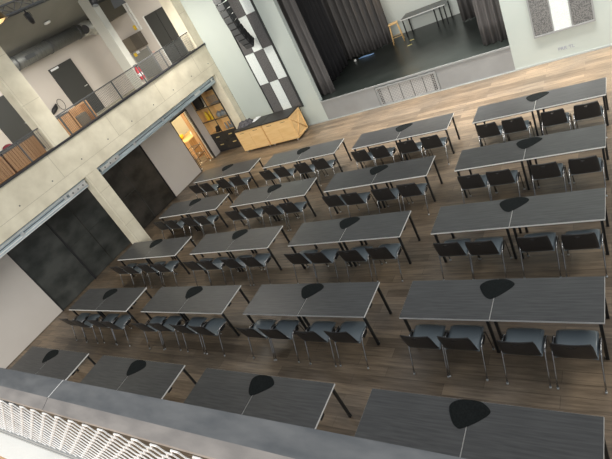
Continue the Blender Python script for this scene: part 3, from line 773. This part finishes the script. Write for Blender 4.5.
def spot(loc, rz, lab, barn=False, tilt=.7, sc=1.0):
    t = thing('stage_spotlight', lab, 'spotlight', loc, rz, 'spotlights under the ceiling')
    t.scale = (sc, sc, sc)
    A = Matrix.Translation((0, 0, -.30)) @ Matrix.Rotation(tilt, 4, 'X')
    obj('clamp', B(-.03, .03, -.03, .03, -.1, 0.0), BLACKP, t)
    obj('yoke', T([(-.12, 0, -.30), (-.12, 0, -.12), (0, 0, -.09), (.12, 0, -.12), (.12, 0, -.30)], .012, 6), BLACKP, t)
    obj('body', lambda bm: (lathe(bm, [(.07, .2), (.10, .16), (.105, -.12), (.08, -.24)], n=16), bm.transform(A)), BLACKP, t)
    obj('lens', lambda bm: (lathe(bm, [(.07, -.241), (.06, -.25)], n=16), bm.transform(A)), POT, t)
    if barn:
        for s in (-1, 1):
            def leaf(bm, s=s):
                rows = [[(-.1, s*.10, -.24), (.1, s*.10, -.24)], [(-.18, s*.22, -.46), (.18, s*.22, -.46)]]
                sheet(bm, rows, th=.006, smooth=False); bm.transform(A)
            obj('barn_door', leaf, STEEL_D, t)
spot((-10.8, 3.36, 7.25), .9, 'small black spotlight hanging below the truss', False, .6, .6)
spot((-11.0, 6.05, 7.36), .4, 'black spotlight with barn doors near the duct elbow', True, .9, 1.15)
spot((-11.0, 5.5, 7.30), .4, 'black spotlight left of the one with barn doors', False, -.5, 1.1)
t = thing('lighting_bar', 'dark lighting bar carrying the two right spotlights', 'bar', (-11.0, 5.8, 7.42))
obj('tube', T([(0, -1.2, 0), (0, 1.3, 0)], .03, 8), STEEL_D, t)
for s in (-.9, .9): obj('hanger', T([(0, s, 0), (0, s, 1.05)], .01, 5), STEEL_D, t)
pl = thing('pendant_lamp', 'bronze bowl lamp glowing warm inside at the left edge', 'lamp', (-10.0, 1.88, 7.12))
obj('shade', lambda bm: lathe(bm, [(.05, .42), (.18, .38), (.34, .22), (.42, 0), (.405, 0), (.33, .2), (.17, .35), (.02, .37)], n=28), BRONZE, pl)
obj('diffuser', lambda bm: lathe(bm, [(.38, .02), (.30, -.02), (.05, -.06)], n=28), LAMP_IN, pl)
obj('cord', T([(0, 0, .42), (0, 0, 1.3)], .01, 5), BLACKP, pl)

# ================================================================ NEAR RAILING AND BALCONY
struct('floor_near_balcony', B(-6.5, 2.5, -7.5, -4.165, 3.7, 3.9), WFLOOR, label='light wood floor of the near balcony')
struct('trim_7', B(-6.5, 2.5, -4.165, -4.02, 3.7, 3.902), WHITE, label='white edge strip under the near railing')
nr = thing('mesh_railing', 'near railing with grey steel cap and white expanded metal mesh', 'railing', (0, -4.0, 3.902))
Z0 = 3.902
def capseg(x0, x1):
    def f(bm):
        pr_ = [(-3.87, 4.6), (-3.975, 4.6), (-4.03, 4.578), (-4.03, 4.56), (-3.875, 4.54), (-3.866, 4.592)]
        a = [bm.verts.new((x0, y+4.0, z-Z0)) for y, z in pr_]; b = [bm.verts.new((x1, y+4.0, z-Z0)) for y, z in pr_]
        bm.faces.new(a); bm.faces.new(b[::-1]); n = len(pr_)
        for i in range(n):
            fc_ = bm.faces.new((a[i], a[(i+1) % n], b[(i+1) % n], b[i]))
            if i in (1, 2): fc_.material_index = 1
    return f
obj('handrail_cap', capseg(-6.4, -1.9245), [CAP, CAP_F], nr)
obj('handrail_cap', capseg(-1.9205, 2.4), [CAP, CAP_F], nr)
obj('joint_strip', B(-1.9245, -1.9205, .026, .13, .66, .6985), WHITE, nr)
def expmesh(bm):
    # strands of expanded metal: alternate zigzags that meet at the knuckles
    px, pz = .126, .041
    x0, x1 = -4.6, .6; zb, zt = 4.04-Z0, 4.562-Z0
    nrow = int((zt-zb)/pz)
    for r in range(nrow+1):
        zc = zb+r*pz
        s = 1 if r % 2 == 0 else -1
        prev = None; x = x0; k = 0
        while x < x1:
            for dx, sg in ((0, 1), (.042, 1), (.063, -1), (.105, -1)):
                xx = x+dx; zz_ = zc + s*sg*pz*.46
                w = .0034; d = .0028
                a = bm.verts.new((xx, -.035-d, zz_-w)); b = bm.verts.new((xx, -.035-d, zz_+w)); c_ = bm.verts.new((xx, -.035+d, zz_+w)); e = bm.verts.new((xx, -.035+d, zz_-w))
                if prev:
                    pa, pb, pc, pe = prev
                    for q in ((pa, a, b, pb), (pb, b, c_, pc), (pc, c_, e, pe), (pe, e, a, pa)): bm.faces.new(q)
                prev = (a, b, c_, e)
            x += px
obj('mesh_panel', expmesh, MESHW, nr)
obj('mesh_frame', boxes([(-4.7, .7, -.045, -.028, .118, .134)]), FRAME_G, nr)
obj('lower_rail', boxes([(-6.3, 2.3, -.045, -.02, .06, .085)]), FRAME_G, nr)
for x in (-4.55, -2.67, -.75, 1.2):
    obj('post', B(x-.035, x+.035, .0, .03, 0.0, .645), STEEL_D, nr)
